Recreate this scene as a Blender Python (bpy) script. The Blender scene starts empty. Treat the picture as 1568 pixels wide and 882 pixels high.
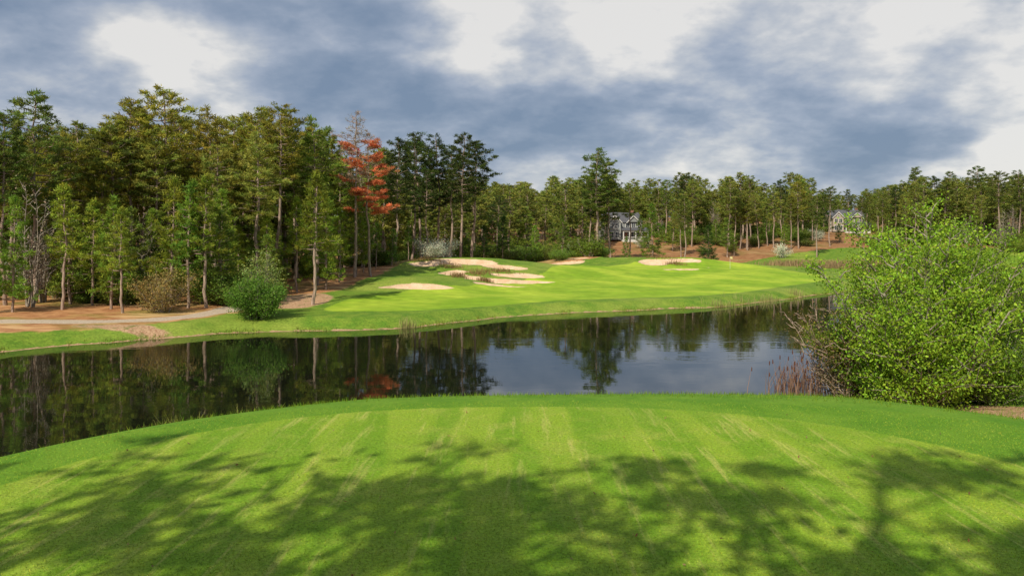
import bpy, math, random
import numpy as np
from mathutils import Vector
random.seed(7)
rng = np.random.default_rng(11)
scene = bpy.context.scene
F = 1220.0
CAMZ = 6.5
def B(b, d):
    """survey bearing (b, straight ahead = 784) and distance -> world x,y"""
    return ((b-784.0)/F*d, d)

# ------------------------------------------------------------------ noise
def _h(ix, iy, s):
    v = np.sin(ix*127.1+iy*311.7+s*74.7)*43758.5453
    return v-np.floor(v)
def vn(x, y, s=0):
    x = np.asarray(x, float); y = np.asarray(y, float)
    ix = np.floor(x); iy = np.floor(y); fx = x-ix; fy = y-iy
    fx = fx*fx*(3-2*fx); fy = fy*fy*(3-2*fy)
    a = _h(ix, iy, s); b = _h(ix+1, iy, s); c = _h(ix, iy+1, s); d = _h(ix+1, iy+1, s)
    return (a*(1-fx)+b*fx)*(1-fy)+(c*(1-fx)+d*fx)*fy
def fbm(x, y, s=0, o=3):
    r = 0; a = .5; t = 0
    for i in range(o):
        r = r+a*vn(x*2**i, y*2**i, s+i*3); t += a; a *= .5
    return r/t
def ss(a, b, x):
    t = np.clip((x-a)/(b-a), 0, 1); return t*t*(3-2*t)

def sdpoly(x, y, poly):
    x = np.asarray(x, float); y = np.asarray(y, float)
    dmin = np.full(x.shape, 1e9); inside = np.zeros(x.shape, bool)
    n = len(poly)
    for i in range(n):
        ax, ay = poly[i]; bx, by = poly[(i+1) % n]
        ex, ey = bx-ax, by-ay
        t = np.clip(((x-ax)*ex+(y-ay)*ey)/(ex*ex+ey*ey+1e-9), 0, 1)
        d = np.hypot(x-ax-t*ex, y-ay-t*ey)
        dmin = np.minimum(dmin, d)
        if ay != by:
            c = ((ay > y) != (by > y)) & (x < (bx-ax)*(y-ay)/(by-ay)+ax)
            inside ^= c
    return np.where(inside, dmin, -dmin)

def smooth_poly(p, it=2):
    for _ in range(it):
        q = []
        for i in range(len(p)):
            a = p[i]; b = p[(i+1) % len(p)]
            q.append((a[0]*.75+b[0]*.25, a[1]*.75+b[1]*.25))
            q.append((a[0]*.25+b[0]*.75, a[1]*.25+b[1]*.75))
        p = q
    return p

pond = [(-70, 34)]+[B(*p) for p in [(-250, 40), (0, 45.3), (100, 48), (250, 51.8), (370, 54.7), (500, 55.8), (620, 57.5),
        (700, 61), (800, 66.6), (900, 70), (1000, 72.8), (1100, 74.8), (1160, 80), (1230, 88), (1312, 99), (1328, 122), (1305, 150),
        (1400, 168), (1568, 176), (1900, 180), (2200, 170), (2200, 60), (1700, 42), (1568, 38), (1400, 36), (1300, 33.5), (1200, 31),
        (1100, 29.5), (1000, 28), (800, 26.5), (500, 25), (300, 23.5)]]+[(-11.5, 20.5), (-12.2, 17), (-12.2, 11), (-13, 0), (-20, -15), (-60, -25)]
pond = smooth_poly(pond, 1)
green_zone = [B(*p) for p in [(-300, 42), (0, 48.5), (130, 51), (240, 54), (350, 60), (430, 66), (490, 75), (560, 88), (620, 108), (700, 114),
        (800, 122), (900, 138), (1000, 148), (1120, 160), (1200, 178), (1300, 190), (1600, 190), (1600, 178), (1400, 165), (1340, 140), (1340, 95)]] + \
        [B(1340, 80), B(1000, 60), B(700, 50), B(300, 42), B(-300, 30)]
fair_poly = smooth_poly([B(*p) for p in [(480, 62), (620, 62.5), (720, 66), (820, 72), (930, 76), (1050, 79), (1130, 84), (1200, 95), (1265, 106), (1270, 120), (1180, 132), (1080, 140),
        (960, 128), (860, 118), (820, 96), (700, 84), (600, 78), (520, 70)]], 2)
path_pts = [B(-200, 50), B(0, 53.5), B(130, 54.5), B(230, 56), B(290, 58.5), B(340, 62), B(375, 67), B(400, 74)]
# bunkers: bearing, dist, rx, ry, rot
bunkers = [(640, 82, 3.5, 1.9, .1), (668, 104, 3.6, 2.4, -.2), (712, 107, 4.6, 2.4, .1), (705, 98, 2.8, 2.8, .3), (745, 93.5, 4.3, 2.5, .1), (790, 99, 3.6, 2.1, -.2), (775, 105, 3.0, 1.7, 0),
           (808, 93.5, 2.7, 1.4, .2), (768, 88.5, 2.6, 1.5, 0), (918, 119, 2.1, 2.2, 0), (1005, 129, 3.0, 2.6, .2), (1045, 131.5, 3.6, 1.9, 0), (1062, 124, 2.8, 1.3, 0), (1045, 115, 2.5, 1.2, 0),
           (868, 135, 3.2, 3.2, 0), (890, 141, 2.8, 1.8, 0)]
islands = [(690, 102, 1.8, 1.4), (732, 98.5, 1.7, 1.5), (700, 95, 1.1, 1.5), (762, 100.5, 2.2, 1.0), (1035, 127.5, 1.6, .9), (742, 90.8, 1.0, .8)]

def land(x, y):
    return -sdpoly(x, y, pond)+(fbm(np.asarray(x)/5., np.asarray(y)/5., 5)-.5)*1.6*np.clip((np.hypot(x, y)-25)/20, .25, 1)
def tee_f(x, y):
    return ((np.abs(x-1.2)/8.9)**2.5+(np.abs(y-6)/8.35)**2.5)**.4
def tee_in(x, y):
    return ((np.abs(x-.4)/7.0)**2.5+(np.abs(y-6)/8.2)**2.5)**.4
def bunker_f(x, y):
    """>0 inside sand (approx metres)"""
    best = np.full(np.shape(x), -99.)
    wob = (fbm(x/1.7, y/1.7, 31, 3)-.5)*2.2
    for b, d, rx, ry, rot in bunkers:
        cx, cy = B(b, d); c, s = math.cos(rot), math.sin(rot)
        u = ((x-cx)*c+(y-cy)*s)/rx; v = (-(x-cx)*s+(y-cy)*c)/ry
        best = np.maximum(best, (1-np.hypot(u, v))*min(rx, ry))
    best = best+wob*.55
    for b, d, rx, ry in islands:
        cx, cy = B(b, d)
        best = np.minimum(best, (np.hypot((x-cx)/rx, (y-cy)/ry)-1)*min(rx, ry)+wob*.4)
    return best
def G(x, y, b, d, A, sx, sy):
    cx, cy = B(b, d); return A*np.exp(-((x-cx)/sx)**2-((y-cy)/sy)**2)
def height(x, y, bunk=True):
    x = np.asarray(x, float); y = np.asarray(y, float)
    sd = land(x, y)
    h = .7*ss(0, 2.6, sd)+.012*np.clip(sd, 0, 60)
    far = G(x, y, 725, 113, 2.1, 16, 13)+G(x, y, 1080, 118, .9, 22, 15)+G(x, y, 1030, 136, 2.0, 16, 8)+G(x, y, 880, 146, 1.5, 9, 9) \
        + G(x, y, 560, 100, 1.0, 14, 20)+G(x, y, 640, 88, .6, 6, 4)
    h = h+far*ss(0, 12, sd)
    h = h+(6.2*ss(150, 225, y)+.04*np.clip(y-225, 0, 350))*ss(0, 10, sd)
    t = np.clip((tee_f(x, y)-1)*8.5, 0, None)*(1+.9*ss(6.5, 11, x)); sp = np.clip(sd, 0, None)
    w = sp/(sp+t+.001); w = w*w*(3-2*w)
    nearw = w*(1-ss(28, 42, t))
    h = h*(1-nearw)+3.5*nearw
    bump = (fbm(x/9., y/9., 9)-.5)*.55*ss(2, 12, sd)*(1-ss(.3, .95, nearw))
    h = h+bump+(fbm(x/3., y/3., 19)-.5)*.12*ss(.5, 3, sd)*(1-ss(.6, .97, nearw))
    if bunk:
        bf = bunker_f(x, y)
        h = h-.45*ss(-.1, 1.3, bf)+.2*np.exp(-((bf+.5)/.6)**2)
    h = np.where(sd < 0, -1.6*ss(0, 5, -sd)-.02, h)
    return h
def H1(x, y):
    return float(height(np.array([x]), np.array([y]))[0])

# ------------------------------------------------------------------ node helpers
def newmat(name):
    m = bpy.data.materials.new(name); m.use_nodes = True
    nt = m.node_tree; nt.nodes.clear()
    return m, nt
class N:
    def __init__(s, nt): s.nt = nt; s.L = nt.links
    def n(s, t, **k):
        nd = s.nt.nodes.new(t)
        for a, b in k.items(): setattr(nd, a, b)
        return nd
    def set(s, sock, v):
        if hasattr(v, 'is_output'): s.L.new(v, sock)
        elif isinstance(v, (tuple, list)) and len(v) == 3 and sock.type == 'RGBA': sock.default_value = (*v, 1)
        else: sock.default_value = v
    def math(s, op, a, b=None, c=None, clamp=False):
        nd = s.n('ShaderNodeMath', operation=op, use_clamp=clamp)
        s.set(nd.inputs[0], a)
        if b is not None: s.set(nd.inputs[1], b)
        if c is not None: s.set(nd.inputs[2], c)
        return nd.outputs[0]
    def mix(s, f, a, b, bt='MIX'):
        nd = s.n('ShaderNodeMix', data_type='RGBA', blend_type=bt)
        s.set(nd.inputs[0], f); s.set(nd.inputs[6], a); s.set(nd.inputs[7], b)
        return nd.outputs[2]
    def noise(s, vec, scale, detail=3, rough=.5, dist=0):
        nd = s.n('ShaderNodeTexNoise'); s.set(nd.inputs['Vector'], vec)
        nd.inputs['Scale'].default_value = scale; nd.inputs['Detail'].default_value = detail
        nd.inputs['Roughness'].default_value = rough; nd.inputs['Distortion'].default_value = dist
        return nd.outputs['Fac']
    def rng(s, v, a, b, c=0., d=1., smooth=True):
        nd = s.n('ShaderNodeMapRange'); nd.interpolation_type = 'SMOOTHSTEP' if smooth else 'LINEAR'
        s.set(nd.inputs[0], v)
        for i, q in enumerate((a, b, c, d)): nd.inputs[i+1].default_value = q
        return nd.outputs[0]
    def vmul(s, v, t):
        nd = s.n('ShaderNodeVectorMath', operation='MULTIPLY'); s.set(nd.inputs[0], v); nd.inputs[1].default_value = t
        return nd.outputs[0]
    def bsdf(s, col, rough=.8, spec=.3, bump=None, bstr=.3, bdist=.05):
        p = s.n('ShaderNodeBsdfPrincipled'); s.set(p.inputs['Base Color'], col); s.set(p.inputs['Roughness'], rough)
        p.inputs['Specular IOR Level'].default_value = spec
        if bump is not None:
            bn = s.n('ShaderNodeBump'); bn.inputs['Strength'].default_value = bstr; bn.inputs['Distance'].default_value = bdist
            s.set(bn.inputs['Height'], bump); s.L.new(bn.outputs[0], p.inputs['Normal'])
        return p
    def out(s, sh):
        o = s.n('ShaderNodeOutputMaterial'); s.L.new(sh, o.inputs[0])

def tee_colour(q, pos):
    """mown tee turf: mowing lines, dry streaks, fine mottling"""
    sp = q.n('ShaderNodeSeparateXYZ'); q.L.new(pos, sp.inputs[0])
    wob = q.math('MULTIPLY', q.math('SUBTRACT', q.noise(pos, .3, 2), .5), 1.0)
    xx = q.math('ADD', sp.outputs[0], q.math('ADD', q.math('MULTIPLY', sp.outputs[1], .06), wob))
    st = q.math('SINE', q.math('MULTIPLY', xx, 5.6))
    st2 = q.math('SINE', q.math('ADD', q.math('MULTIPLY', xx, 12.1), 1.3))
    stripe = q.rng(q.math('ADD', st, q.math('MULTIPLY', st2, .5)), -.7, .7)
    fine = q.noise(pos, 24, 4, .75)
    med = q.noise(pos, 2.2, 5, .7)
    big = q.noise(pos, .45, 3)
    streak = q.noise(q.vmul(pos, (7, .5, 1)), 1.0, 4, .65)
    c = q.mix(q.math('MULTIPLY', stripe, .8), (.150, .275, .014), (.235, .345, .026))
    c = q.mix(q.rng(med, .44, .7, 0, .55), c, (.30, .355, .055))
    c = q.mix(q.rng(streak, .52, .70, 0, .6), c, (.42, .42, .11))
    c = q.mix(q.rng(big, .4, .65, 0, .4), c, (.125, .25, .014))
    c = q.mix(1.0, c, q.rng(fine, .28, .72, .55, 1.4, False), 'MULTIPLY')
    return c, fine

# ------------------------------------------------------------------ terrain material
mt, nt = newmat('terrain_turf_sand_straw'); q = N(nt)
pos = q.n('ShaderNodeNewGeometry').outputs['Position']
A = q.n('ShaderNodeAttribute', attribute_name='zoneA'); sA = q.n('ShaderNodeSeparateColor'); q.L.new(A.outputs['Color'], sA.inputs[0])
Bz = q.n('ShaderNodeAttribute', attribute_name='zoneB'); sB = q.n('ShaderNodeSeparateColor'); q.L.new(Bz.outputs['Color'], sB.inputs[0])
spz = q.n('ShaderNodeSeparateXYZ'); q.L.new(pos, spz.inputs[0])
n1 = q.noise(pos, .12, 3, .6); n2 = q.noise(pos, .9, 4, .65); n3 = q.noise(pos, 7, 3, .7)
flat = q.noise(q.vmul(pos, (.35, 1.4, 1)), .5, 3, .6)
rough_c = q.mix(q.rng(n2, .3, .7), (.085, .18, .014), (.17, .25, .026))
rough_c = q.mix(q.rng(n1, .45, .66, 0, .7), rough_c, (.26, .31, .05))
rough_c = q.mix(1.0, rough_c, q.rng(n3, .25, .75, .55, 1.4, False), 'MULTIPLY')
fair_c = q.mix(q.rng(n1, .35, .65), (.20, .33, .016), (.37, .47, .04))
mow = q.math('SINE', q.math('ADD', q.math('MULTIPLY', spz.outputs[0], .55), q.math('MULTIPLY', spz.outputs[1], .50)))
fair_c = q.mix(q.rng(mow, -.3, .3, 0, .28), fair_c, (.15, .28, .012))
fair_c = q.mix(q.rng(flat, .48, .7, 0, .5), fair_c, (.15, .28, .014))
fair_c = q.mix(1.0, fair_c, q.rng(n2, .25, .75, .78, 1.18, False), 'MULTIPLY')
straw_c = q.mix(q.rng(n2, .3, .7), (.27, .11, .045), (.48, .25, .11))
straw_c = q.mix(q.rng(n1, .48, .62, 0, .6), straw_c, (.20, .21, .04))
straw_c = q.mix(q.rng(flat, .50, .68, 0, .75), straw_c, (.60, .39, .19))
straw_c = q.mix(q.rng(spz.outputs[1], 150, 175, 0, .5), straw_c, (.16, .08, .035))
sand_c = q.mix(q.rng(n2, .3, .7), (.56, .38, .23), (.72, .53, .36))
sand_c = q.mix(q.rng(n3, .45, .75, 0, .45), sand_c, (.42, .25, .14))
path_c = q.mix(q.rng(n3, .3, .7), (.36, .28, .20), (.50, .41, .31))
soil_c = q.mix(q.rng(n3, .3, .7), (.28, .15, .08), (.52, .35, .21))
soil_c = q.mix(q.rng(n2, .52, .66, 0, .8), soil_c, (.12, .15, .03))
tee_c, fine = tee_colour(q, pos)
jit = q.math('MULTIPLY', q.math('SUBTRACT', n2, .5), .55)
jf = q.math('MULTIPLY', q.math('SUBTRACT', n3, .5), .35)
def mk(s, j=1):
    v = q.math('ADD', s, jit) if j else q.math('ADD', s, jf)
    return q.rng(v, .42, .58)
col = rough_c
collar = q.mix(q.rng(n2, .3, .7), (.085, .205, .010), (.14, .26, .018))
collar = q.mix(1.0, collar, q.rng(fine, .25, .75, .6, 1.35, False), 'MULTIPLY')
col = q.mix(q.rng(spz.outputs[1], 24, 30, 1, 0), col, collar)
col = q.mix(mk(sA.outputs[2]), col, straw_c)
col = q.mix(mk(sB.outputs[2]), col, soil_c)
col = q.mix(mk(sA.outputs[0], 0), col, fair_c)
col = q.mix(mk(sB.outputs[0], 0), col, tee_c)
col = q.mix(mk(sB.outputs[1], 0), col, path_c)
col = q.mix(mk(sA.outputs[1], 0), col, sand_c)
bmp = q.math('ADD', q.math('MULTIPLY', n3, .6), q.math('MULTIPLY', fine, .4))
p = q.bsdf(col, .85, .15, bmp, .5, .05)
q.out(p.outputs[0])

# ------------------------------------------------------------------ terrain mesh (one sheet to the horizon)
rows = list(np.arange(-70, 4, 1.0))
yv = 4.0
while yv < 300: rows.append(yv); yv *= 1.0065
while yv < 4000: rows.append(yv); yv *= 1.05
rows = np.array(rows); NC = 600
s = np.linspace(-1, 1, NC); u = s*(.62+.38*s*s)
Y, U = np.meshgrid(rows, u, indexing='ij')
X = U*(42+1.0*np.clip(Y, 0, None))
Z = height(X.ravel(), Y.ravel()).reshape(X.shape)
sd = land(X, Y)
me = bpy.data.meshes.new('ground')
nv = X.size; co = np.stack([X.ravel(), Y.ravel(), Z.ravel()], 1)
R_, C_ = X.shape
i = np.arange((R_-1)*(C_-1)); r = i//(C_-1); c = i % (C_-1)
a = r*C_+c; fc = np.stack([a, a+1, a+C_+1, a+C_], 1)
def fill(me, co, faces_list, mats=None, smooth=True):
    me.vertices.add(len(co)); me.vertices.foreach_set('co', np.asarray(co, np.float32).ravel())
    loops = np.concatenate([f.ravel() for f in faces_list]).astype(np.int32)
    sizes = np.concatenate([np.full(len(f), f.shape[1]) for f in faces_list])
    me.loops.add(len(loops)); me.loops.foreach_set('vertex_index', loops)
    me.polygons.add(len(sizes)); st = np.concatenate([[0], np.cumsum(sizes)[:-1]]).astype(np.int32)
    me.polygons.foreach_set('loop_start', st)
    if mats is not None: me.polygons.foreach_set('material_index', mats.astype(np.int32))
    me.update(calc_edges=True)
    me.polygons.foreach_set('use_smooth', np.full(len(sizes), smooth, bool))
fill(me, co, [fc])
x = co[:, 0]; y = co[:, 1]; sdr = sd.ravel()
def soft(v, w): return np.clip(.5+v/(2*w), 0, 1)
gz = sdpoly(x, y, green_zone)
near = (y < 40)
straw = soft(-gz, 2.0)*np.where(near, 0, 1)
fw = np.minimum(sdpoly(x, y, fair_poly), sdr-2.5)
bf = bunker_f(x, y)
sandp = soft(bf, .5)
tin = soft((1-tee_in(x, y))*8, .25)
def dline(x, y, pts):
    d = np.full(x.shape, 1e9)
    for i in range(len(pts)-1):
        ax, ay = pts[i]; bx, by = pts[i+1]; ex, ey = bx-ax, by-ay
        t = np.clip(((x-ax)*ex+(y-ay)*ey)/(ex*ex+ey*ey), 0, 1); d = np.minimum(d, np.hypot(x-ax-t*ex, y-ay-t*ey))
    return d
pth = soft(1.1-dline(x, y, path_pts), .4)
def ell(b, d, rx, ry):
    cx, cy = B(b, d); return (1-np.hypot((x-cx)/rx, (y-cy)/ry))*min(rx, ry)
soil = np.maximum.reduce([ell(1585, 21.5, 4.8, 5.0), ell(190, 52.3, 3.2, 1.0), ell(460, 70, 2.6, 5), ell(60, 54, 4, 1)])
soilm = soft(soil, 1.0)
soilm = np.maximum(soilm, np.where(sdr < .3, 1.0, 0)*np.clip((y-20)/10, 0, 1))
for nm, cols in (('zoneA', (soft(fw, .7), sandp, straw)), ('zoneB', (tin, pth, soilm))):
    at = me.color_attributes.new(nm, 'FLOAT_COLOR', 'POINT')
    arr = np.ones((nv, 4), np.float32)
    for k in range(3): arr[:, k] = cols[k]
    at.data.foreach_set('color', arr.ravel())
me.materials.append(mt)
ob = bpy.data.objects.new('ground', me); scene.collection.objects.link(ob)

# ------------------------------------------------------------------ water
mw, nt = newmat('pond_water'); q = N(nt)
pos = q.n('ShaderNodeNewGeometry').outputs['Position']
w1 = q.noise(q.vmul(pos, (1, 1.6, 1)), 1.1, 3, .55); w2 = q.noise(q.vmul(pos, (.5, 2.2, 1)), .18, 3, .5)
patch = q.rng(q.noise(q.vmul(pos, (.4, 2.5, 1)), .06, 3), .5, .66, .25, 1.6)
hh = q.math('ADD', q.math('MULTIPLY', w1, patch), q.math('MULTIPLY', w2, .6))
p = q.bsdf((.007, .009, .005), .02, .5, hh, .10, .05)
p.inputs['IOR'].default_value = 1.55
q.out(p.outputs[0])
wm = bpy.data.meshes.new('pond_water')
wm.from_pydata([(-160, -60, 0), (330, -60, 0), (330, 200, 0), (-160, 200, 0)], [], [(0, 1, 2, 3)]); wm.materials.append(mw)
scene.collection.objects.link(bpy.data.objects.new('pond_water', wm))

# ------------------------------------------------------------------ foliage materials
def foliage_mat(name, trans=.35):
    m, nt = newmat(name); q = N(nt)
    t = q.n('ShaderNodeAttribute', attribute_name='tint').outputs['Color']
    oi = q.n('ShaderNodeObjectInfo')
    c = q.mix(1.0, t, oi.outputs['Color'], 'MULTIPLY')
    v = q.rng(oi.outputs['Random'], 0, 1, .75, 1.28, False)
    hs = q.n('ShaderNodeHueSaturation'); q.L.new(c, hs.inputs['Color']); q.L.new(v, hs.inputs['Value'])
    q.L.new(q.rng(q.math('FRACT', q.math('MULTIPLY', oi.outputs['Random'], 7.31)), 0, 1, .488, .51, False), hs.inputs['Hue'])
    c = hs.outputs[0]
    d = q.bsdf(c, .6, .2)
    tr = q.n('ShaderNodeBsdfTranslucent'); q.L.new(c, tr.inputs[0])
    mx = q.n('ShaderNodeMixShader'); mx.inputs[0].default_value = trans
    q.L.new(d.outputs[0], mx.inputs[1]); q.L.new(tr.outputs[0], mx.inputs[2]); q.out(mx.outputs[0])
    return m
def bark_mat(name, c1, c2):
    m, nt = newmat(name); q = N(nt)
    tc = q.n('ShaderNodeTexCoord').outputs['Object']
    n = q.noise(q.vmul(tc, (6, 6, 1.2)), 1.5, 4, .6)
    q.out(q.bsdf(q.mix(q.rng(n, .3, .7), c1, c2), .9, .1, n, .5, .05).outputs[0]); return m
MF = foliage_mat('foliage'); MB_ = bark_mat('pine_bark', (.17, .12, .09), (.44, .33, .26)); MG = bark_mat('grey_bark', (.16, .13, .10), (.38, .33, .27))

class MeshB:
    def __init__(s): s.v = []; s.f = []; s.m = []; s.c = []; s.n = 0
    def add(s, v, f, mat, col):
        v = np.asarray(v, float)
        s.v.append(v); s.f.append(np.asarray(f)+s.n); s.m.append(np.full(len(f), mat))
        col = np.asarray(col, float)
        if col.ndim == 1: col = np.tile(col, (len(v), 1))
        s.c.append(col); s.n += len(v)
    def build(s, name, mats):
        me = bpy.data.meshes.new(name)
        fill(me, np.concatenate(s.v), s.f, np.concatenate(s.m), True)
        at = me.color_attributes.new('tint', 'FLOAT_COLOR', 'POINT')
        c = np.concatenate(s.c); c = np.concatenate([c, np.ones((len(c), 1))], 1).astype(np.float32)
        at.data.foreach_set('color', c.ravel())
        for m in mats: me.materials.append(m)
        return me
def tube(mb, P, rad, k, mat=0, col=(1, 1, 1)):
    P = np.asarray(P, float); n = len(P)
    T = np.gradient(P, axis=0); T /= np.linalg.norm(T, axis=1)[:, None]+1e-9
    ref = np.where(np.abs(T[:, 2:3]) < .9, np.array([[0, 0, 1.]]), np.array([[1., 0, 0]]))
    a = np.cross(T, ref); a /= np.linalg.norm(a, axis=1)[:, None]; b = np.cross(T, a)
    th = np.linspace(0, 2*np.pi, k, endpoint=False)
    V = P[:, None, :]+np.asarray(rad)[:, None, None]*(np.cos(th)[None, :, None]*a[:, None, :]+np.sin(th)[None, :, None]*b[:, None, :])
    f = []
    for i in range(n-1):
        for j in range(k):
            f.append((i*k+j, i*k+(j+1) % k, (i+1)*k+(j+1) % k, (i+1)*k+j))
    mb.add(V.reshape(-1, 3), f, mat, col)
def nrm(v): return v/(np.linalg.norm(v, axis=-1, keepdims=True)+1e-9)
def needles(mb, C, n, L, W, spread, up, col, rg, cvar=.35, bias=None):
    C = np.asarray(C); K = len(C)
    base = np.repeat(C, n, 0)+rg.normal(size=(K*n, 3))*np.array(spread)
    d = rg.normal(size=(K*n, 3)); d[:, 2] += up
    if bias is not None: d += np.repeat(bias, n, 0)*.8
    d = nrm(d)
    sdv = nrm(np.cross(d, rg.normal(size=d.shape)))*W*.5
    l = L*rg.uniform(.6, 1.3, (K*n, 1))
    V = np.stack([base-sdv, base+sdv, base+d*l], 1).reshape(-1, 3)
    f = np.arange(K*n*3).reshape(-1, 3)
    cl = np.repeat(rg.uniform(1-cvar, 1+cvar, (K, 1)), n, 0)*rg.uniform(.8, 1.2, (K*n, 1))
    hue = np.repeat(rg.uniform(-1, 1, (K, 1)), n, 0)
    cc = np.asarray(col)[None]*cl; cc[:, 0:1] *= 1+.22*hue
    mb.add(V, f, 1, np.repeat(cc, 3, 0))
def leaves(mb, Pn, size, col, rg, cvar=.3, clv=None, asp=.55):
    Pn = np.asarray(Pn); K = len(Pn)
    d = nrm(rg.normal(size=(K, 3))); e = nrm(np.cross(d, rg.normal(size=(K, 3)))+np.array([0, 0, .2]))
    l = size*rg.uniform(.6, 1.3, (K, 1))
    V = np.stack([Pn-d*l*.5, Pn+e*l*asp*.5, Pn+d*l*.5, Pn-e*l*asp*.5], 1).reshape(-1, 3)
    f = np.arange(K*4).reshape(-1, 4)
    cl = rg.uniform(1-cvar, 1+cvar, (K, 1))
    if clv is not None: cl = cl*clv
    cc = np.asarray(col)[None]*cl; cc[:, 0:1] *= rg.uniform(.8, 1.25, (K, 1))
    mb.add(V, f, 1, np.repeat(cc, 4, 0))

PC = (.215, .245, .042)
def pine(name, seed, H=20, cs=.45, R=3.0, nb=46, kind='tall', n=16, col=PC, NL=.42, NW=.10, rt=.2, bare=0., step=.5, sparse=1.0, lay=.22, dz=.08, sprd=(.15, .15, .08)):
    rg = np.random.default_rng(seed); mb = MeshB()
    k = 14; t = np.linspace(0, 1, k)
    bend = np.cumsum(rg.normal(size=(k, 2))*.10, 0)*H/20
    P = np.stack([bend[:, 0], bend[:, 1], t*H-.3], 1)
    tube(mb, P, rt*(1-t*.85)+.015, 8)
    def tp(z): return np.array([np.interp(z, P[:, 2], P[:, 0]), np.interp(z, P[:, 2], P[:, 1]), z])
    az = rg.uniform(0, 6.28); C = []; bi = []
    for i in range(nb):
        u_ = (i+rg.uniform(0, 1))/nb; z = H*(cs+(1-cs)*u_)-.2
        if kind == 'tall':
            prof = (math.sin(math.pi*min(1, u_*.80+.17)))**.75; rise = .12+.5*u_
        else:
            prof = (1-u_)**.75*.95+.08; rise = .1+.5*u_
        L = R*prof*rg.uniform(.45, 1.2)
        az += 2.4+rg.normal()*.5
        d = np.array([math.cos(az), math.sin(az), 0])
        s_ = np.linspace(0, 1, 5)[:, None]
        b0 = tp(z)
        droop = rg.uniform(-.25, .1)
        pts = b0+d*s_*L+np.array([0, 0, 1])*(rise*L*(s_*droop+s_**1.6*.8))
        pts[1:] += rg.normal(size=(4, 3))*.05*L
        tube(mb, pts, np.linspace(.05, .012, 5)*(.5+L/4), 4)
        if rg.uniform() < bare: continue
        m = max(3, int(L/step*2.4*sparse))
        for j in range(m):
            f_ = rg.uniform(.28, 1.05)**.8
            pp = np.array([np.interp(f_, s_[:, 0], pts[:, q_]) for q_ in range(3)])
            side = np.cross(d, [0, 0, 1])*rg.normal()*lay*L*(1.1-abs(f_-.6))
            C.append(pp+side+np.array([0, 0, rg.normal()*dz+.1])); bi.append(d)
    if kind == 'tall':      # dead stubs under the crown
        for i in range(8):
            z = H*rg.uniform(.1, cs); a_ = rg.uniform(0, 6.28); L = rg.uniform(.4, 1.4)
            b0 = tp(z); pts = np.array([b0, b0+np.array([math.cos(a_), math.sin(a_), .1])*L*.5, b0+np.array([math.cos(a_), math.sin(a_), -.05])*L])
            tube(mb, pts, [.03, .02, .008], 3)
    else:
        for j in range(5): C.append(tp(H-.1-j*.22)); bi.append(np.array([0, 0, 1.]))
    if C: needles(mb, C, n, NL, NW, sprd, .55, col, rg, bias=np.array(bi))
    return mb.build(name, [MB_, MF])

tall = [pine('pine_tall_%d' % i, 100+i, 20, [.46, .52, .40, .58, .50][i], [3.1, 2.7, 3.3, 2.8, 3.0][i], [50, 44, 56, 40, 46][i], n=20, NL=.36, NW=.10) for i in range(5)]
young = [pine('pine_young_%d' % i, 200+i, 10, [.16, .3, .12, .42][i], [2.0, 1.7, 2.3, 1.6][i], [52, 42, 56, 38][i], kind='young', n=17, NL=.30, NW=.075, rt=.11, step=.42, col=(.185, .26, .035), sprd=(.12, .12, .08)) for i in range(4)]
dense = [pine('pine_dense_%d' % i, 150+i, 20, [.22, .30, .16, .38][i], [2.9, 2.6, 3.1, 2.7][i], [64, 54, 70, 48][i], n=8, NL=.6, NW=.20, step=.55, dz=.16) for i in range(4)]

def shrub(name, seed, H=3, R=1.6, stems=10, nleaf=6000, size=.12, col=(.12, .24, .03), cup=.5, twig=.02, bark=None, tight=.22, sub=9, lo=.6):
    rg = np.random.default_rng(seed); mb = MeshB(); tips = []
    bark = bark or MG
    for i in range(stems):
        a_ = rg.uniform(0, 6.28); lean = rg.uniform(.05, 1)**.7*R; hh = H*rg.uniform(lo, 1.0)*(1-.35*(lean/R)**2)
        b0 = np.array([math.cos(a_), math.sin(a_), 0])*lean*.22
        s_ = np.linspace(0, 1, 8)[:, None]
        pts = b0+np.array([math.cos(a_), math.sin(a_), 0])*lean*(s_**1.1)*.8+np.array([0, 0, hh])*s_
        pts[1:] += np.cumsum(rg.normal(size=(7, 3))*.035*H/3, 0)*np.array([1, 1, .3])
        pts[0, 2] = -.15
        tube(mb, pts, np.linspace(twig*H/3+.01, .006, 8), 5)
        for j in range(sub):
            f_ = rg.uniform(cup*.5, 1); p0 = np.array([np.interp(f_, s_[:, 0], pts[:, q_]) for q_ in range(3)])
            a2 = a_+rg.normal()*1.3; L = R*rg.uniform(.2, .55)*(1.25-f_*.75)
            tipd = np.array([math.cos(a2), math.sin(a2), rg.uniform(.3, 1.2)]); tipd /= np.linalg.norm(tipd)
            pp = p0+tipd*L*np.linspace(0, 1, 4)[:, None]; pp[1:] += rg.normal(size=(3, 3))*.06*L
            tube(mb, pp, np.linspace(.012, .004, 4)*(1+H/5), 3)
            for t_ in (.45, .7, .9, 1.05): tips.append(p0+tipd*L*t_)
        for t_ in (.75, .85, .95, 1): tips.append(pts[int(t_*7)])
    tips = np.array(tips)
    if nleaf:
        idx = rg.integers(0, len(tips), nleaf)
        br = rg.uniform(.72, 1.25, len(tips))
        Pn = tips[idx]+rg.normal(size=(nleaf, 3))*tight*np.array([1, 1, .8])
        Pn[:, 2] = np.maximum(Pn[:, 2], .03)
        leaves(mb, Pn, size, col, rg, clv=br[idx][:, None])
    return mb.build(name, [bark, MF])

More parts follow.
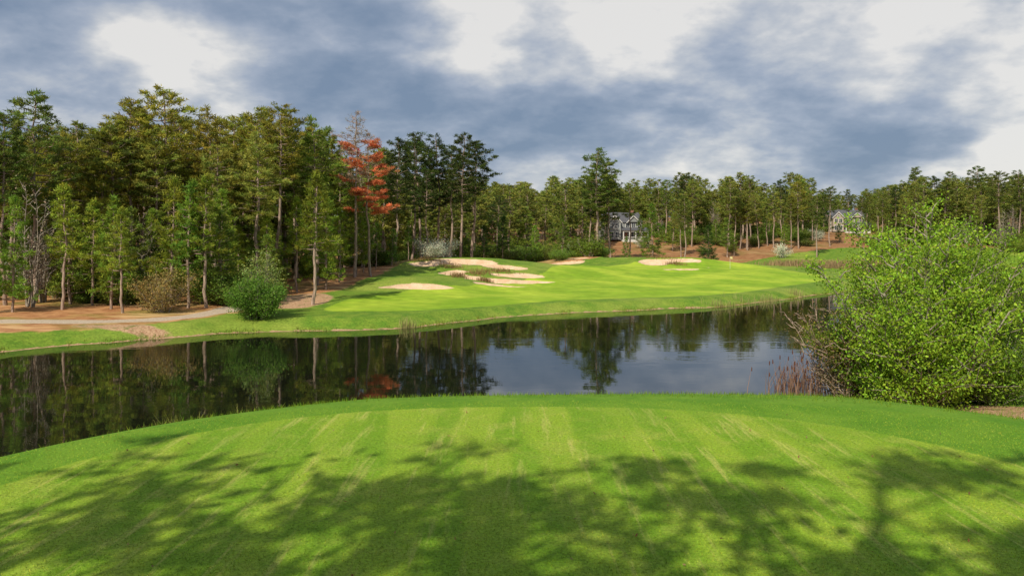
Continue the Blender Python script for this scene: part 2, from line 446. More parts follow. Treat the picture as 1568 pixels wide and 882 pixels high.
def place(name, me, x, y, h=None, base=1.0, rot=None, color=(1, 1, 1), wide=1.0, coll=None, z=None):
    o = bpy.data.objects.new(name, me)
    sc = (h/base) if h else 1.0
    o.scale = (sc*wide, sc*wide, sc)
    o.location = (x, y, (H1(x, y) if z is None else z)-.05)
    o.rotation_euler = (random.gauss(0, .015), random.gauss(0, .015), random.uniform(0, 6.28) if rot is None else rot)
    o.color = (*color, 1)
    (coll or scene.collection).objects.link(o); return o
def hfor(y_top, x, y):
    return y*(365-y_top)/F+CAMZ-H1(x, y)

YEL = (1.25, 1.08, .8); GRN = (.95, 1.12, .85); DRK = (.28, .38, .40); MID = (.66, .76, .68); OLV = (1.2, .95, .75)  # on the farther trees DRK and MID stand in for cloud shade
# tall pines at left, skyline: (bearing, dist, skyline elevation, tint)
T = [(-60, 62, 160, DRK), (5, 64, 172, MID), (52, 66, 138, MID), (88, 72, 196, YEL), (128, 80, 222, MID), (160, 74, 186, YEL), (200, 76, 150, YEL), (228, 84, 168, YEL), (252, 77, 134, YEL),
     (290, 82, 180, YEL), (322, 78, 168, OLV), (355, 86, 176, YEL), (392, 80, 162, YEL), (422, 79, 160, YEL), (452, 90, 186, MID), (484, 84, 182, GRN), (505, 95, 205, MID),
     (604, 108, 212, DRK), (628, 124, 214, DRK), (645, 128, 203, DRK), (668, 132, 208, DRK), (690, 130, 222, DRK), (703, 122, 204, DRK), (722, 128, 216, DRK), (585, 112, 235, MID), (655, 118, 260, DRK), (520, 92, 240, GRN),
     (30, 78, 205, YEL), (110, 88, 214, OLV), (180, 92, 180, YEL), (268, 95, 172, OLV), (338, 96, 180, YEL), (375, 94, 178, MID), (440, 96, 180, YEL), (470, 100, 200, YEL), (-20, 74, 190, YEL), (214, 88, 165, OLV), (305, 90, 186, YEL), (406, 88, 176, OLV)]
for i, (b, d, yt, c) in enumerate(T):
    x_, y_ = B(b, d)
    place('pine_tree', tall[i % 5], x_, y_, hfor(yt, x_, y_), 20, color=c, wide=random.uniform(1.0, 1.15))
# younger pines in front
YG = [(95, 62, 282), (140, 66, 305), (170, 63, 300), (188, 60, 318), (262, 66, 272), (288, 63.5, 275), (316, 64, 268), (338, 70, 290), (478, 67.5, 262), (500, 80, 300), (455, 78, 300), (520, 86, 320), (545, 92, 300), (556, 96, 330),
      (20, 60, 300), (-40, 58, 290), (410, 74, 330), (235, 72, 320), (575, 100, 340), (600, 104, 350), (625, 112, 338), (60, 68, 350), (365, 76, 345)]
for i, (b, d, yt) in enumerate(YG):
    x_, y_ = B(b, d)
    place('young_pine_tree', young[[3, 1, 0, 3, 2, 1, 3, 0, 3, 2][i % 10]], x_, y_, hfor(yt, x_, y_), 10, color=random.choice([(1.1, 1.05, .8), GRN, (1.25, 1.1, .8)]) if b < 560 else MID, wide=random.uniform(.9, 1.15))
# middle-distance trees, cloud shade put into their DRK and MID tints
for b, d, yt, tp_, c in [(918, 150, 229, 0, MID), (936, 156, 243, 2, MID), (903, 158, 268, 1, DRK), (1000, 158, 312, 'y', GRN), (1086, 150, 345, 'y', DRK), (962, 162, 282, 3, MID), (1049, 150, 300, 1, MID), (1250, 175, 300, 1, MID),
                       (1125, 182, 290, 3, MID), (1175, 190, 300, 1, MID), (1222, 186, 278, 1, YEL), (1272, 190, 285, 3, MID), (860, 150, 330, 'y', MID), (820, 146, 345, 'y', GRN), (957, 150, 362, 'y', MID), (770, 140, 330, 'y', DRK), (740, 138, 345, 'y', DRK),
                       (760, 150, 300, 4, DRK), (1100, 195, 345, 'y', DRK), (1345, 210, 290, 1, MID), (1500, 205, 255, 2, MID), (1560, 200, 262, 0, MID), (1455, 215, 262, 1, MID), (1320, 215, 300, 3, MID),
                       (1150, 200, 270, 0, MID), (1198, 205, 275, 2, DRK), (1300, 222, 290, 1, MID), (1262, 222, 296, 'y', DRK), (1326, 228, 318, 'y', MID), (1050, 205, 268, 2, DRK), (1020, 196, 275, 1, MID), (1400, 205, 256, 4, MID),
                       (980, 186, 330, 'y', MID), (925, 188, 325, 'y', DRK), (1370, 200, 285, 3, DRK), (1430, 200, 270, 2, DRK), (1530, 190, 262, 3, MID), (1285, 200, 342, 'y', MID)]:
    x_, y_ = B(b, d); h_ = hfor(yt, x_, y_)
    if tp_ == 'y': place('young_pine_tree', random.choice(young[:3]), x_, y_, h_, 10, color=c, wide=1.15)
    else: place('pine_tree', tall[tp_], x_, y_, h_, 20, color=c, wide=1.3 if b in (918,) else 1.1)

# dying pine with rust needles
rust = pine('rust_pine', 301, 20, .45, 5.2, 26, n=30, col=(.85, .32, .12), NL=.4, NW=.09, step=.40, rt=.22, lay=.17, dz=.05, sprd=(.18, .18, .07))
pale = pine('bare_top_pine', 305, 20, .55, 2.8, 40, n=10, col=(.42, .33, .22), NL=.4, NW=.06, step=.6, rt=.2)
x_, y_ = B(568, 92); place('dying_pine_tree', rust, x_, y_, hfor(213, x_, y_), 20)
x_, y_ = B(541, 90); place('bare_pine_tree', pale, x_, y_, hfor(172, x_, y_), 20)

# shrubs
sh = [shrub('bush_a', 401, 3, 2.0, 16, 7000, .15, (.14, .23, .03), cup=.15, tight=.28), shrub('bush_b', 402, 2.4, 2.0, 14, 6000, .15, (.15, .20, .03), cup=.1, tight=.28),
      shrub('bush_c', 403, 4, 1.8, 12, 5000, .15, (.19, .28, .03), cup=.2, tight=.25)]
mound = shrub('mound_bush', 404, 3, 2.0, 26, 17000, .13, (.11, .24, .03), cup=.0, tight=.26, sub=12)
airy = shrub('airy_bush', 405, 4.5, 1.7, 14, 4200, .12, (.30, .38, .10), cup=.2, tight=.22)
brown = shrub('brown_bush', 406, 3.5, 2.1, 20, 8000, .12, (.24, .20, .06), cup=.1, tight=.26)
white = shrub('dogwood', 407, 4, 2.2, 12, 2600, .2, (.55, .58, .44), cup=.35, tight=.34)
baret = shrub('bare_tree_m', 408, 9, 3.0, 9, 500, .14, (.4, .35, .25), cup=.4, tight=.4, sub=22)
x_, y_ = B(392, 57.5); place('green_bush', mound, x_, y_, 3.3, 3.2, wide=1.0, color=(1.05, 1.0, .9))
x_, y_ = B(398, 60.5); place('leafing_bush', airy, x_, y_, 5.6, 4.7)
x_, y_ = B(248, 61); place('brown_bush', brown, x_, y_, 4.0, 3.7, wide=.95)
for b, d, h_ in [(652, 118, 4.2), (683, 121, 4.6), (664, 112, 3), (1200, 172, 4), (872, 160, 4), (1250, 200, 4), (20, 74, 4), (985, 186, 3.5)]:
    x_, y_ = B(b, d); place('dogwood_tree', white, x_, y_, h_, 4.2)
for b, d, h_ in [(45, 63, 10), (66, 67, 9), (215, 70, 8)]:
    x_, y_ = B(b, d); place('bare_tree', baret, x_, y_, h_, 9)

# ------------------------------------------------------------------ forest masses (instanced collection)
fc_ = bpy.data.collections.new('forest_collection')
pts = []
def ok(x, y, m):
    for a_, b_ in pts[-500:]:
        if abs(a_-x) < m and abs(b_-y) < m: return False
    return True
cnt = 0
for _ in range(6000):   # left forest
    b = random.uniform(-420, 640); d = random.uniform(66, 140)
    if b > 420 and d < 80+(b-420)*.16: continue
    if d > 108 and b > 600: continue
    x_, y_ = B(b, d)
    if not ok(x_, y_, 3.0): continue
    pts.append((x_, y_)); cnt += 1
    if random.random() < .66 and d > 72:
        hh_ = 13.5+6.0*fbm(np.array([b/60.]), np.array([d/25.]), 4)[0]-1.6+(d-64)*.035
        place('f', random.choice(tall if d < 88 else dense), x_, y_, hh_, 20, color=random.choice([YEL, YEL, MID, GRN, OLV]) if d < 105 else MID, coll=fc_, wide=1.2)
    else:
        place('f', random.choice(young), x_, y_, random.uniform(5, 9.5), 10, color=random.choice([(1.2, 1.1, .8), GRN, MID]), coll=fc_, wide=1.3)
    if cnt > 300: break
nl = cnt; pts = []
for _ in range(500):
    b = random.uniform(-300, 620); d = random.uniform(66, 110)
    if b > 420 and d < 76+(b-420)*.17: continue
    x_, y_ = B(b, d)
    place('f', random.choice(sh), x_, y_, random.uniform(1.2, 3.2), 3, color=random.choice([(1, 1, 1), (1.3, 1.1, .7), (.8, .9, .7), (1.5, 1.0, .8)]), coll=fc_, wide=1.3)
    if _ > 190: break
cnt = 0
for _ in range(12000):   # distant forest
    b = random.uniform(560, 2300); d = 140*(300/140)**random.random()
    if 560 <= b < 740: lo = 135
    elif b < 915: lo = 158
    elif b < 1000: lo = 207
    elif b < 1250: lo = 203
    elif b < 1345: lo = 250
    else: lo = 196
    if d < lo or (b > 2000 and d < 190): continue
    x_, y_ = B(b, d)
    if not ok(x_, y_, 3.8): continue
    pts.append((x_, y_)); cnt += 1
    if d < lo+30 and random.random() < .35:
        place('f', random.choice(young[:3]), x_, y_, random.uniform(6, 11), 10, color=random.choice([DRK, MID, (.6, .8, .55)]), coll=fc_, wide=1.4)
    else:
        g_ = 13.0+4.0*fbm(np.array([x_/22.]), np.array([y_/22.]), 3)[0]+random.uniform(-1, 1.2)+max(0, (b-1350))*.006
        if d > 230: g_ -= 1.5+(d-230)*.03
        place('f', random.choice(dense), x_, y_, g_, 20, color=random.choice([DRK, DRK, (.52, .62, .52), (.42, .52, .42), (.6, .72, .5), (.66, .6, .45)]), coll=fc_, wide=1.5)  # lowered tints paint in cloud shade over the far woods
    if cnt > 620: break
for _ in range(300):
    b = random.uniform(600, 1800); d = random.uniform(192, 225) if b > 915 else random.uniform(140, 175)
    if 915 < b < 1000 and d < 212: continue
    if 1245 < b < 1345 and d < 245: d += 45
    x_, y_ = B(b, d)
    place('f', random.choice(sh), x_, y_, random.uniform(2, 4), 3, color=random.choice([(.5, .6, .6), (1.1, .7, .5), (.7, .8, .6)]), coll=fc_, wide=1.6)
for _ in range(60):     # scattered pines over the straw slope
    b = random.uniform(1030, 1640); d = random.uniform(168, 200)
    if 1250 < b < 1335 or (b > 1300 and d < 184): continue
    x_, y_ = B(b, d)
    if random.random() < .55: place('f', random.choice(tall), x_, y_, random.uniform(12, 16), 20, color=random.choice([DRK, MID, YEL]), coll=fc_, wide=1.1)
    else: place('f', random.choice(sh+young[:3]), x_, y_, random.uniform(2, 5), 5, color=random.choice([DRK, MID, (1.2, .8, .5)]), coll=fc_, wide=1.4)
for b, d in [(815, 175), (860, 185), (1010, 214), (1095, 216), (1550, 195), (1120, 225), (1480, 190), (1535, 185)]:
    x_, y_ = B(b, d); place('f', baret, x_, y_, random.uniform(8, 11), 9, color=(.8, .6, .5), coll=fc_)
fe = bpy.data.objects.new('pine_forest', None); fe.instance_type = 'COLLECTION'; fe.instance_collection = fc_
scene.collection.objects.link(fe)

# ------------------------------------------------------------------ foreground sapling thicket at right
bush = shrub('sapling_thicket', 501, 7.4, 3.2, 36, 56000, .10, (.21, .36, .025), cup=.0, tight=.17, sub=22, twig=.012, lo=.55)
x_, y_ = B(1412, 26.5); place('leafy_sapling_thicket', bush, x_, y_, rot=.6)
x_, y_ = B(1478, 28.5); place('leafy_sapling_thicket', bush, x_, y_, 6.8, 7.4, rot=3.4, wide=.85, color=(.85, .9, .9))
low = shrub('low_sapling', 502, 3.2, 2.4, 22, 20000, .10, (.13, .26, .02), cup=.0, tight=.2, sub=14, twig=.014)
x_, y_ = B(1520, 26.5); place('green_bush', low, x_, y_, 2.6, 3.2, rot=2.)
x_, y_ = B(1365, 27.5); place('green_bush', low, x_, y_, 3.2, 3.2, rot=1.)
x_, y_ = B(1325, 29); place('olive_bush', low, x_, y_, 3.6, 3.2, rot=3., wide=.8, color=(1.2, .75, 1))
twg = shrub('twig_shrub_m', 503, 3.2, 1.8, 26, 2600, .06, (.24, .15, .07), cup=.1, tight=.2, sub=14, twig=.008, bark=MB_)
x_, y_ = B(1290, 29); place('twiggy_shrub', twg, x_, y_, 3.9, 3.2, rot=.2)
x_, y_ = B(1335, 30); place('twiggy_shrub', twg, x_, y_, 4.2, 3.2, rot=2.2)

# ------------------------------------------------------------------ reeds
def reeds(name, spots, n, h, col, seed, w=.02, spread=.5, heads=False):
    rg = np.random.default_rng(seed); mb = MeshB()
    V = []; Cc = []
    for (cx, cy, rx, ry) in spots:
        px_ = cx+rg.normal(size=n)*rx*spread; py_ = cy+rg.normal(size=n)*ry*spread
        zz = np.maximum(height(px_, py_), -.1)
        hh = h*rg.uniform(.4, 1.1, n); a_ = rg.uniform(0, 6.28, n); ln = rg.normal(size=(n, 2))*.16
        for i in range(n):
            b0 = np.array([px_[i], py_[i], zz[i]-.02]); sx = np.array([math.cos(a_[i]), math.sin(a_[i]), 0])*w*.5
            mid = b0+np.array([ln[i, 0]*.35*hh[i], ln[i, 1]*.35*hh[i], hh[i]*.55]); tp_ = b0+np.array([ln[i, 0]*hh[i]*1.3, ln[i, 1]*hh[i]*1.3, hh[i]])
            V += [b0-sx, b0+sx, mid+sx*.8, mid-sx*.8, tp_-sx*.1, tp_+sx*.1]
            c_ = np.array(col)*rg.uniform(.6, 1.3); Cc += [c_]*6
            if heads and i % 3 == 0:
                P_ = np.array([tp_-np.array([0, 0, .16]), tp_-np.array([0, 0, .08]), tp_])
                tube(mb, P_, [.018, .022, .012], 4, 1, (.22, .10, .07))
    V = np.array(V); k = len(V)//6; b = np.arange(k)*6
    f = np.concatenate([np.stack([b, b+1, b+2, b+3], 1), np.stack([b+3, b+2, b+5, b+4], 1)])
    mb.add(V, f, 1, np.array(Cc))
    o = bpy.data.objects.new(name, mb.build(name, [MB_, MF])); scene.collection.objects.link(o); return o
reeds('cattail_reeds', [(*B(1228, 30.0), 1.3, .6), (*B(1258, 29.6), 1.0, .6), (*B(1212, 30.2), .6, .4)], 110, 1.75, (.40, .25, .18), 1, .026, .6, True)
reeds('shore_reeds', [(*B(375, 24.6), .35, .3), (*B(300, 23.8), 1.0, .3), (*B(262, 23.4), .3, .3)], 60, 1.35, (.42, .42, .10), 2, .024)
reeds('shore_reeds', [(*B(1221, 88.5), .8, .6), (*B(1150, 79.5), 2.5, .6), (*B(1105, 75.5), 2, .4), (*B(625, 57.6), .7, .4), (*B(1180, 82), 1.2, .6)], 90, .9, (.34, .32, .12), 3, .035)
reeds('marsh_reeds', [(*B(1225, 158), 7, 2), (*B(1290, 152), 6, 2), (*B(1270, 160), 8, 2), (*B(1350, 164), 6, 2), (*B(1450, 172), 8, 2)], 900, 1.3, (.28, .19, .10), 4, .09, .6)
reeds('bunker_grass', [(*B(690, 102), 1.6, 1.2), (*B(732, 98.5), 1.6, 1.3), (*B(700, 95), 1.0, 1.3), (*B(762, 100.5), 2.0, .9), (*B(655, 107), 2.4, 1.0), (*B(1035, 127.5), 1.5, .8), (*B(1010, 133), 3, 1), (*B(742, 90.8), .8, .6)], 260, .55, (.27, .19, .07), 6, .05, .55)
rg = np.random.default_rng(5)
def blades(name, px_, py_, h, w, col, mat=None, seed=3, lean=.35):
    rg = np.random.default_rng(seed); n = len(px_)
    zz = height(px_, py_); a_ = rg.uniform(0, 6.28, n); hh = h*rg.uniform(.5, 1.3, n)
    sx = np.stack([np.cos(a_), np.sin(a_), 0*a_], 1)*w*.5
    b0 = np.stack([px_, py_, zz-.003], 1); tp_ = b0+np.stack([rg.normal(size=n)*lean*hh, rg.normal(size=n)*lean*hh, hh], 1)
    V = np.stack([b0-sx, b0+sx, tp_], 1).reshape(-1, 3); mb = MeshB()
    cc = np.array(col)[None]*rg.uniform(.6, 1.35, (n, 1)); cc[:, 0:1] *= rg.uniform(.8, 1.4, (n, 1))
    mb.add(V, np.arange(n*3).reshape(-1, 3), 0, np.repeat(cc, 3, 0))
    o = bpy.data.objects.new(name, mb.build(name, [mat or MF])); scene.collection.objects.link(o); return o
n = 600000
cx = rg.uniform(-75, 60, n); cy = rg.uniform(40, 110, n); l_ = land(cx, cy)
k = (l_ > .05) & (l_ < .7) & (fbm(cx/2., cy/2., 41) > .46)
blades('shore_grass', cx[k][:16000], cy[k][:16000], .2, .045, (.17, .24, .035), seed=8)
n = 70000
cx = rg.uniform(-13, 26, n); cy = rg.uniform(9, 34, n); l_ = land(cx, cy); tf = tee_f(cx, cy)
k = (l_ > .05) & (tf > 1.12)
blades('bank_grass', cx[k], cy[k], .08, .012, (.13, .24, .015), seed=9)
n = 220000
uy = rg.uniform(0, 1, n); cy = 5.2*(15.0/5.2)**uy; cx = rg.uniform(-1, 1, n)*(cy*.68+.6)
k = tee_f(cx, cy) < 1.05
mtg, nt = newmat('tee_blades'); q = N(nt)
pos = q.n('ShaderNodeNewGeometry').outputs['Position']
tc_, _f = tee_colour(q, pos)
tt = q.n('ShaderNodeAttribute', attribute_name='tint').outputs['Color']
q.out(q.bsdf(q.mix(1.0, tc_, tt, 'MULTIPLY'), .6, .2).outputs[0])
blades('tee_grass', cx[k], cy[k], .018, .007, (1.12, 1.12, 1.0), mtg, 10, .7)
n = 90; cy = rg.uniform(6.2, 14, n); cx = rg.uniform(-1, 1, n)*cy*.6
mb = MeshB(); leaves(mb, np.stack([cx, cy, height(cx, cy)+.022], 1), .04, (.30, .19, .08), rg)
mb2 = bpy.data.objects.new('fallen_leaves', mb.build('fallen_leaves', [MG, MF])); scene.collection.objects.link(mb2)

# ------------------------------------------------------------------ houses
def flatmat(name, c, r=.7, var=.12, sc=3):
    m, nt = newmat(name); q = N(nt); tc = q.n('ShaderNodeTexCoord').outputs['Object']
    n = q.noise(tc, sc, 4); c = tuple(c)
    q.out(q.bsdf(q.mix(q.rng(n, .3, .7), tuple(v*(1-var) for v in c), tuple(min(1, v*(1+var)) for v in c)), r, .3).outputs[0]); return m
M_wall = flatmat('house_siding', (.24, .25, .24)); M_trim = flatmat('white_trim', (.60, .59, .56)); M_roof = flatmat('shingle_roof', (.09, .09, .10), var=.3)
M_glass = flatmat('window_glass', (.03, .04, .05), .1); M_brick = flatmat('chimney_brick', (.3, .14, .1)); M_tan = flatmat('tan_siding', (.36, .30, .24))
def part(par, name, v, f, mat):
    me = bpy.data.meshes.new(name); me.from_pydata([tuple(p) for p in v], [], f); me.materials.append(mat); me.update()
    o = bpy.data.objects.new(name, me); scene.collection.objects.link(o); o.parent = par; return o
def box(par, name, x0, x1, y0, y1, z0, z1, mat):
    v = [(x0, y0, z0), (x1, y0, z0), (x1, y1, z0), (x0, y1, z0), (x0, y0, z1), (x1, y0, z1), (x1, y1, z1), (x0, y1, z1)]
    return part(par, name, v, [(0, 3, 2, 1), (4, 5, 6, 7), (0, 1, 5, 4), (1, 2, 6, 5), (2, 3, 7, 6), (3, 0, 4, 7)], mat)
def gable(par, name, x0, x1, y0, y1, z0, z1, wallm, axis='y', ov=.35):
    xm = (x0+x1)/2; ym = (y0+y1)/2; t = .18
    if axis == 'y':   # ridge runs along y, gable faces -y
        part(par, name+'_gable_wall', [(x0, y0, z0), (x1, y0, z0), (xm, y0, z1-.05), (x0, y1, z0), (x1, y1, z0), (xm, y1, z1-.05)], [(0, 1, 2), (3, 5, 4), (0, 3, 4, 1)], wallm)
        s = (z1-z0)/(xm-x0)
        for sg, nm in ((-1, 'left'), (1, 'right')):
            xe = xm+sg*((x1-x0)/2+ov); ze = z0-ov*s
            v = []
            for yy in (y0-ov, y1+ov): v += [(xm, yy, z1+.02), (xe, yy, ze+.02), (xe, yy, ze+t), (xm, yy, z1+t+.04)]
            part(par, name+'_roof_'+nm, v, [(0, 1, 2, 3), (4, 7, 6, 5), (0, 4, 5, 1), (1, 5, 6, 2), (2, 6, 7, 3), (3, 7, 4, 0)], M_roof)
            v = []
            for yy in (y0-ov-.06, y0-ov-.01): v += [(xm, yy, z1-.15), (xe, yy, ze-.15), (xe, yy, ze+t), (xm, yy, z1+t+.04)]
            part(par, name+'_bargeboard_'+nm, v, [(0, 1, 2, 3), (4, 7, 6, 5), (0, 4, 5, 1), (1, 5, 6, 2), (2, 6, 7, 3), (3, 7, 4, 0)], M_trim)
    else:
        part(par, name+'_gable_wall', [(x0, y0, z0), (x0, y1, z0), (x0, ym, z1-.05), (x1, y0, z0), (x1, y1, z0), (x1, ym, z1-.05)], [(0, 2, 1), (3, 4, 5), (0, 1, 4, 3)], wallm)
        s = (z1-z0)/(ym-y0)
        for sg, nm in ((-1, 'front'), (1, 'back')):
            ye = ym+sg*((y1-y0)/2+ov); ze = z0-ov*s
            v = []
            for xx in (x0-ov, x1+ov): v += [(xx, ym, z1+.02), (xx, ye, ze+.02), (xx, ye, ze+t), (xx, ym, z1+t+.04)]
            part(par, name+'_roof_'+nm, v, [(0, 1, 2, 3), (4, 7, 6, 5), (0, 4, 5, 1), (1, 5, 6, 2), (2, 6, 7, 3), (3, 7, 4, 0)], M_roof)
def window(par, nm, x, z, w, h, y):
    box(par, nm+'_frame', x-w/2-.14, x+w/2+.14, y-.08, y-.003, z-.14, z+h+.14, M_trim)
    box(par, nm+'_glass', x-w/2, x+w/2, y-.10, y-.083, z, z+h, M_glass)
    box(par, nm+'_mullion', x-.04, x+.04, y-.125, y-.103, z, z+h, M_trim)
    box(par, nm+'_rail', x-w/2, x-.043, y-.125, y-.103, z+h*.5-.03, z+h*.5+.03, M_trim)
def house(name, b, d, wall, W=13, S=1.0, rot=0):
    x_, y_ = B(b, d); e = bpy.data.objects.new(name, None); scene.collection.objects.link(e)
    e.location = (x_, y_, H1(x_, y_)); e.scale = (S, S, S); e.rotation_euler = (0, 0, rot)
    h = W/2
    box(e, 'foundation', -h-.05, h+.05, -.05, 9.05, -1.5, .3, M_brick)
    box(e, 'walls', -h, h, 0, 9, .3, 5.9, wall)
    gable(e, 'main', -h, h, 0, 9, 5.92, 8.9, wall, 'x')
    box(e, 'left_wing_walls', -h+.3, -h+4.5, -2.2, -.003, .3, 5.9, wall)
    gable(e, 'left_wing', -h+.3, -h+4.5, -2.2, 4.0, 5.93, 8.0, wall, 'y')
    gable(e, 'right_dormer', h-5.0, h-1.0, -.6, 4.0, 5.95, 7.9, wall, 'y')
    # porch
    px0, px1 = -h+4.8, h+1.2
    box(e, 'porch_floor', px0, px1, -3.2, -.06, -.9, .34, M_trim)
    v = [(px0-.2, -3.5, 3.1), (px1+.3, -3.5, 3.1), (px1+.3, -.05, 4.0), (px0-.2, -.05, 4.0), (px0-.2, -3.5, 3.28), (px1+.3, -3.5, 3.28), (px1+.3, -.05, 4.2), (px0-.2, -.05, 4.2)]
    part(e, 'porch_roof', v, [(0, 3, 2, 1), (4, 5, 6, 7), (0, 1, 5, 4), (1, 2, 6, 5), (2, 3, 7, 6), (3, 0, 4, 7)], M_roof)
    box(e, 'porch_beam', px0, px1, -3.3, -3.0, 2.8, 3.09, M_trim)
    k = 5
    for i in range(k):
        cx = px0+.2+(px1-px0-.4)*i/(k-1)
        box(e, 'porch_column_%d' % i, cx-.15, cx+.15, -3.28, -3.02, .345, 2.795, M_trim)
    box(e, 'porch_railing', px0+.2, px1-.2, -3.19, -3.12, 1.1, 1.2, M_trim)
    for i in range(24):
        cx = px0+.3+(px1-px0-.6)*i/23; box(e, 'baluster_%d' % i, cx-.03, cx+.03, -3.18, -3.13, .345, 1.097, M_trim)
    box(e, 'front_door', .2, 1.2, -.06, -.003, .35, 2.5, M_brick)
    for i, wx in enumerate((-.9, 2.7, 4.6)): window(e, 'ground_window_%d' % i, wx, 1.0, 1.1, 1.6, 0)
    for i, wx in enumerate((-.9, 1.2, 3.2, 5.1)): window(e, 'upper_window_%d' % i, wx, 4.25, 1.0, 1.3, 0)
    for i, wx in enumerate((-h+1.5, -h+3.2)):
        window(e, 'wing_window_%d' % i, wx, 1.0, 1.1, 1.7, -2.2); window(e, 'wing_upper_window_%d' % i, wx, 3.9, 1.1, 1.5, -2.2)
    window(e, 'gable_window', -h+2.4, 6.2, .7, .7, -2.2)
    box(e, 'corner_board_left', -h-.04, -h+.12, -.045, -.004, .31, 5.89, M_trim); box(e, 'corner_board_right', h-.12, h+.04, -.045, -.004, .31, 5.89, M_trim)
    box(e, 'chimney', h-2.0, h-1.0, 5, 6, 5.95, 10.0, M_brick)
    return e
house('craftsman_house', 955, 198, M_wall, 12, .78, .15)
house('white_house', 1298, 240, M_tan, 13, .76, -.1)

# flagstick on the green
x_, y_ = B(1118, 124); z_ = H1(x_, y_)
fl = bpy.data.objects.new('golf_flagstick', None); scene.collection.objects.link(fl); fl.location = (x_, y_, z_)
mb = MeshB(); tube(mb, [(0, 0, -.1), (0, 0, 1.0), (0, 0, 1.9)], [.02, .018, .015], 8)
o = bpy.data.objects.new('pole', mb.build('pole', [M_trim])); scene.collection.objects.link(o); o.parent = fl
M_flag = flatmat('flag_cloth', (.6, .5, .25))
vv = []; ff = []
for i in range(7):
    xx = .016+i*.065; yy = .05*math.sin(i*1.1); vv += [(xx, yy, 1.88-.01*i), (xx, yy, 1.58-.02*i)]
    if i: ff.append((2*i-2, 2*i-1, 2*i+1, 2*i))
part(fl, 'flag', vv, ff, M_flag)

# ------------------------------------------------------------------ trees behind the tee that throw the shadows
oak = shrub('oak_m', 601, 15, 7.0, 9, 1500, .36, (.12, .2, .03), cup=.5, tight=.5, sub=14, twig=.035)
thin = [pine('pine_thin_%d' % i, 700+i, 20, .44, 4.2, 26, n=14, NL=.45, NW=.14, step=.8, sparse=.8, rt=.30, lay=.14) for i in range(3)]
for k_, (tx, ty, th) in enumerate([(-16.5, -4.4, 15.6), (-12.0, -6.0, 17.6), (-7.6, -5.4, 16.6), (-3.4, -6.4, 17.4), (.6, -5.2, 15.2), (4.2, -5.0, 13.8), (-20, -6, 16),
                                   (-9.5, -12, 17.5), (-2.5, -12, 17.2), (1.2, -8.6, 14.6), (5, -9, 14.8), (8.5, -6, 12.8)]):
    place('pine_tree', thin[k_ % 3], tx, ty, th, 20, color=MID, wide=1.35)
for k_, (tx, ty, th) in enumerate([(-12, -9.5, 16.4), (-8, -11, 17.4), (-5.2, -9.8, 16.6), (-2, -9.6, 16.6), (1.4, -9.6, 16.8), (4.6, -8.0, 15.6)]):
    place('pine_tree', tall[(k_*2) % 5], tx, ty, th, 20, color=MID, wide=1.5)
place('oak_tree', oak, -9.5, -6.0, 15.0, 15, rot=.4)
place('oak_tree', oak, -.5, -7.5, 13.5, 15, rot=2.)

# ------------------------------------------------------------------ world, sun
EL = 42.0; hv = Vector((.45, .893, 0)).normalized()
w = bpy.data.worlds.new('World'); scene.world = w; w.use_nodes = True; nt = w.node_tree; nt.nodes.clear(); q = N(nt)
sky = q.n('ShaderNodeTexSky'); sky.sky_type = 'NISHITA'; sky.sun_disc = False
sky.sun_elevation = math.radians(EL); sky.sun_rotation = math.atan2(-hv.x, -hv.y)
g = q.n('ShaderNodeTexCoord').outputs['Generated']
sp = q.n('ShaderNodeSeparateXYZ'); q.L.new(g, sp.inputs[0])
zz = q.math('ADD', q.math('MAXIMUM', sp.outputs[2], 0), .34)
cb = q.n('ShaderNodeCombineXYZ'); q.L.new(q.math('DIVIDE', sp.outputs[0], zz), cb.inputs[0]); q.L.new(q.math('DIVIDE', sp.outputs[1], zz), cb.inputs[1]); cb.inputs[2].default_value = 8.1
uv = cb.outputs[0]
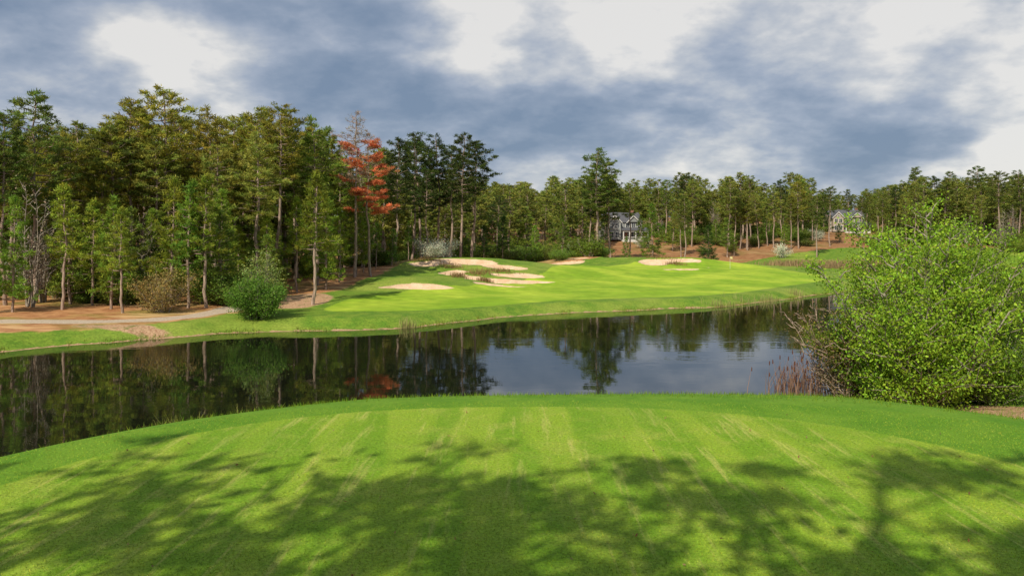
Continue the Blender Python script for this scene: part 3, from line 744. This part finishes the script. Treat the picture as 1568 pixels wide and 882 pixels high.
a1 = q.noise(uv, 2.4, 7, .5, .1); a2 = q.noise(uv, 7.5, 5, .55, .1); a3 = q.noise(uv, .9, 2, .5)
val = q.math('ADD', q.math('MULTIPLY', a1, .54), q.math('ADD', q.math('MULTIPLY', a2, .22), q.math('MULTIPLY', a3, .24)))
rp = q.n('ShaderNodeValToRGB'); q.L.new(val, rp.inputs[0]); cr = rp.color_ramp
st = [(.385, (.20, .275, .40)), (.44, (.28, .35, .47)), (.485, (.39, .45, .56)), (.53, (.58, .61, .66)), (.58, (.88, .86, .83))]
cr.elements[0].position = st[0][0]; cr.elements[0].color = (*st[0][1], 1); cr.elements[1].position = st[-1][0]; cr.elements[1].color = (*st[-1][1], 1)
for p_, c_ in st[1:-1]:
    e = cr.elements.new(p_); e.color = (*c_, 1)
cl = q.n('ShaderNodeVectorMath', operation='SCALE'); q.L.new(rp.outputs[0], cl.inputs[0]); cl.inputs['Scale'].default_value = 9.3
cm = q.mix(.9, sky.outputs[0], cl.outputs[0])
bg = q.n('ShaderNodeBackground'); q.L.new(cm, bg.inputs[0]); bg.inputs[1].default_value = .1
o = q.n('ShaderNodeOutputWorld'); q.L.new(bg.outputs[0], o.inputs[0])
sl = bpy.data.lights.new('sun', 'SUN'); sl.energy = 5.0; sl.angle = math.radians(.5); sl.color = (1, .92, .76)
so = bpy.data.objects.new('sun', sl); scene.collection.objects.link(so)
v = Vector((hv.x*math.cos(math.radians(EL)), hv.y*math.cos(math.radians(EL)), -math.sin(math.radians(EL))))
so.rotation_euler = v.to_track_quat('-Z', 'Y').to_euler(); so.location = (0, 0, 60)

# ------------------------------------------------------------------ camera
cd = bpy.data.cameras.new('camera'); cd.lens = 28; cd.sensor_width = 36; cd.clip_end = 6000; cd.shift_y = -.0485
co_ = bpy.data.objects.new('camera', cd); scene.collection.objects.link(co_); co_.location = (0, 0, CAMZ); co_.rotation_euler = (math.radians(90), 0, 0)
scene.camera = co_
scene.view_settings.view_transform = 'Standard'; scene.view_settings.look = 'None'; scene.view_settings.exposure = 0
print('left trees', nl, 'far', cnt)
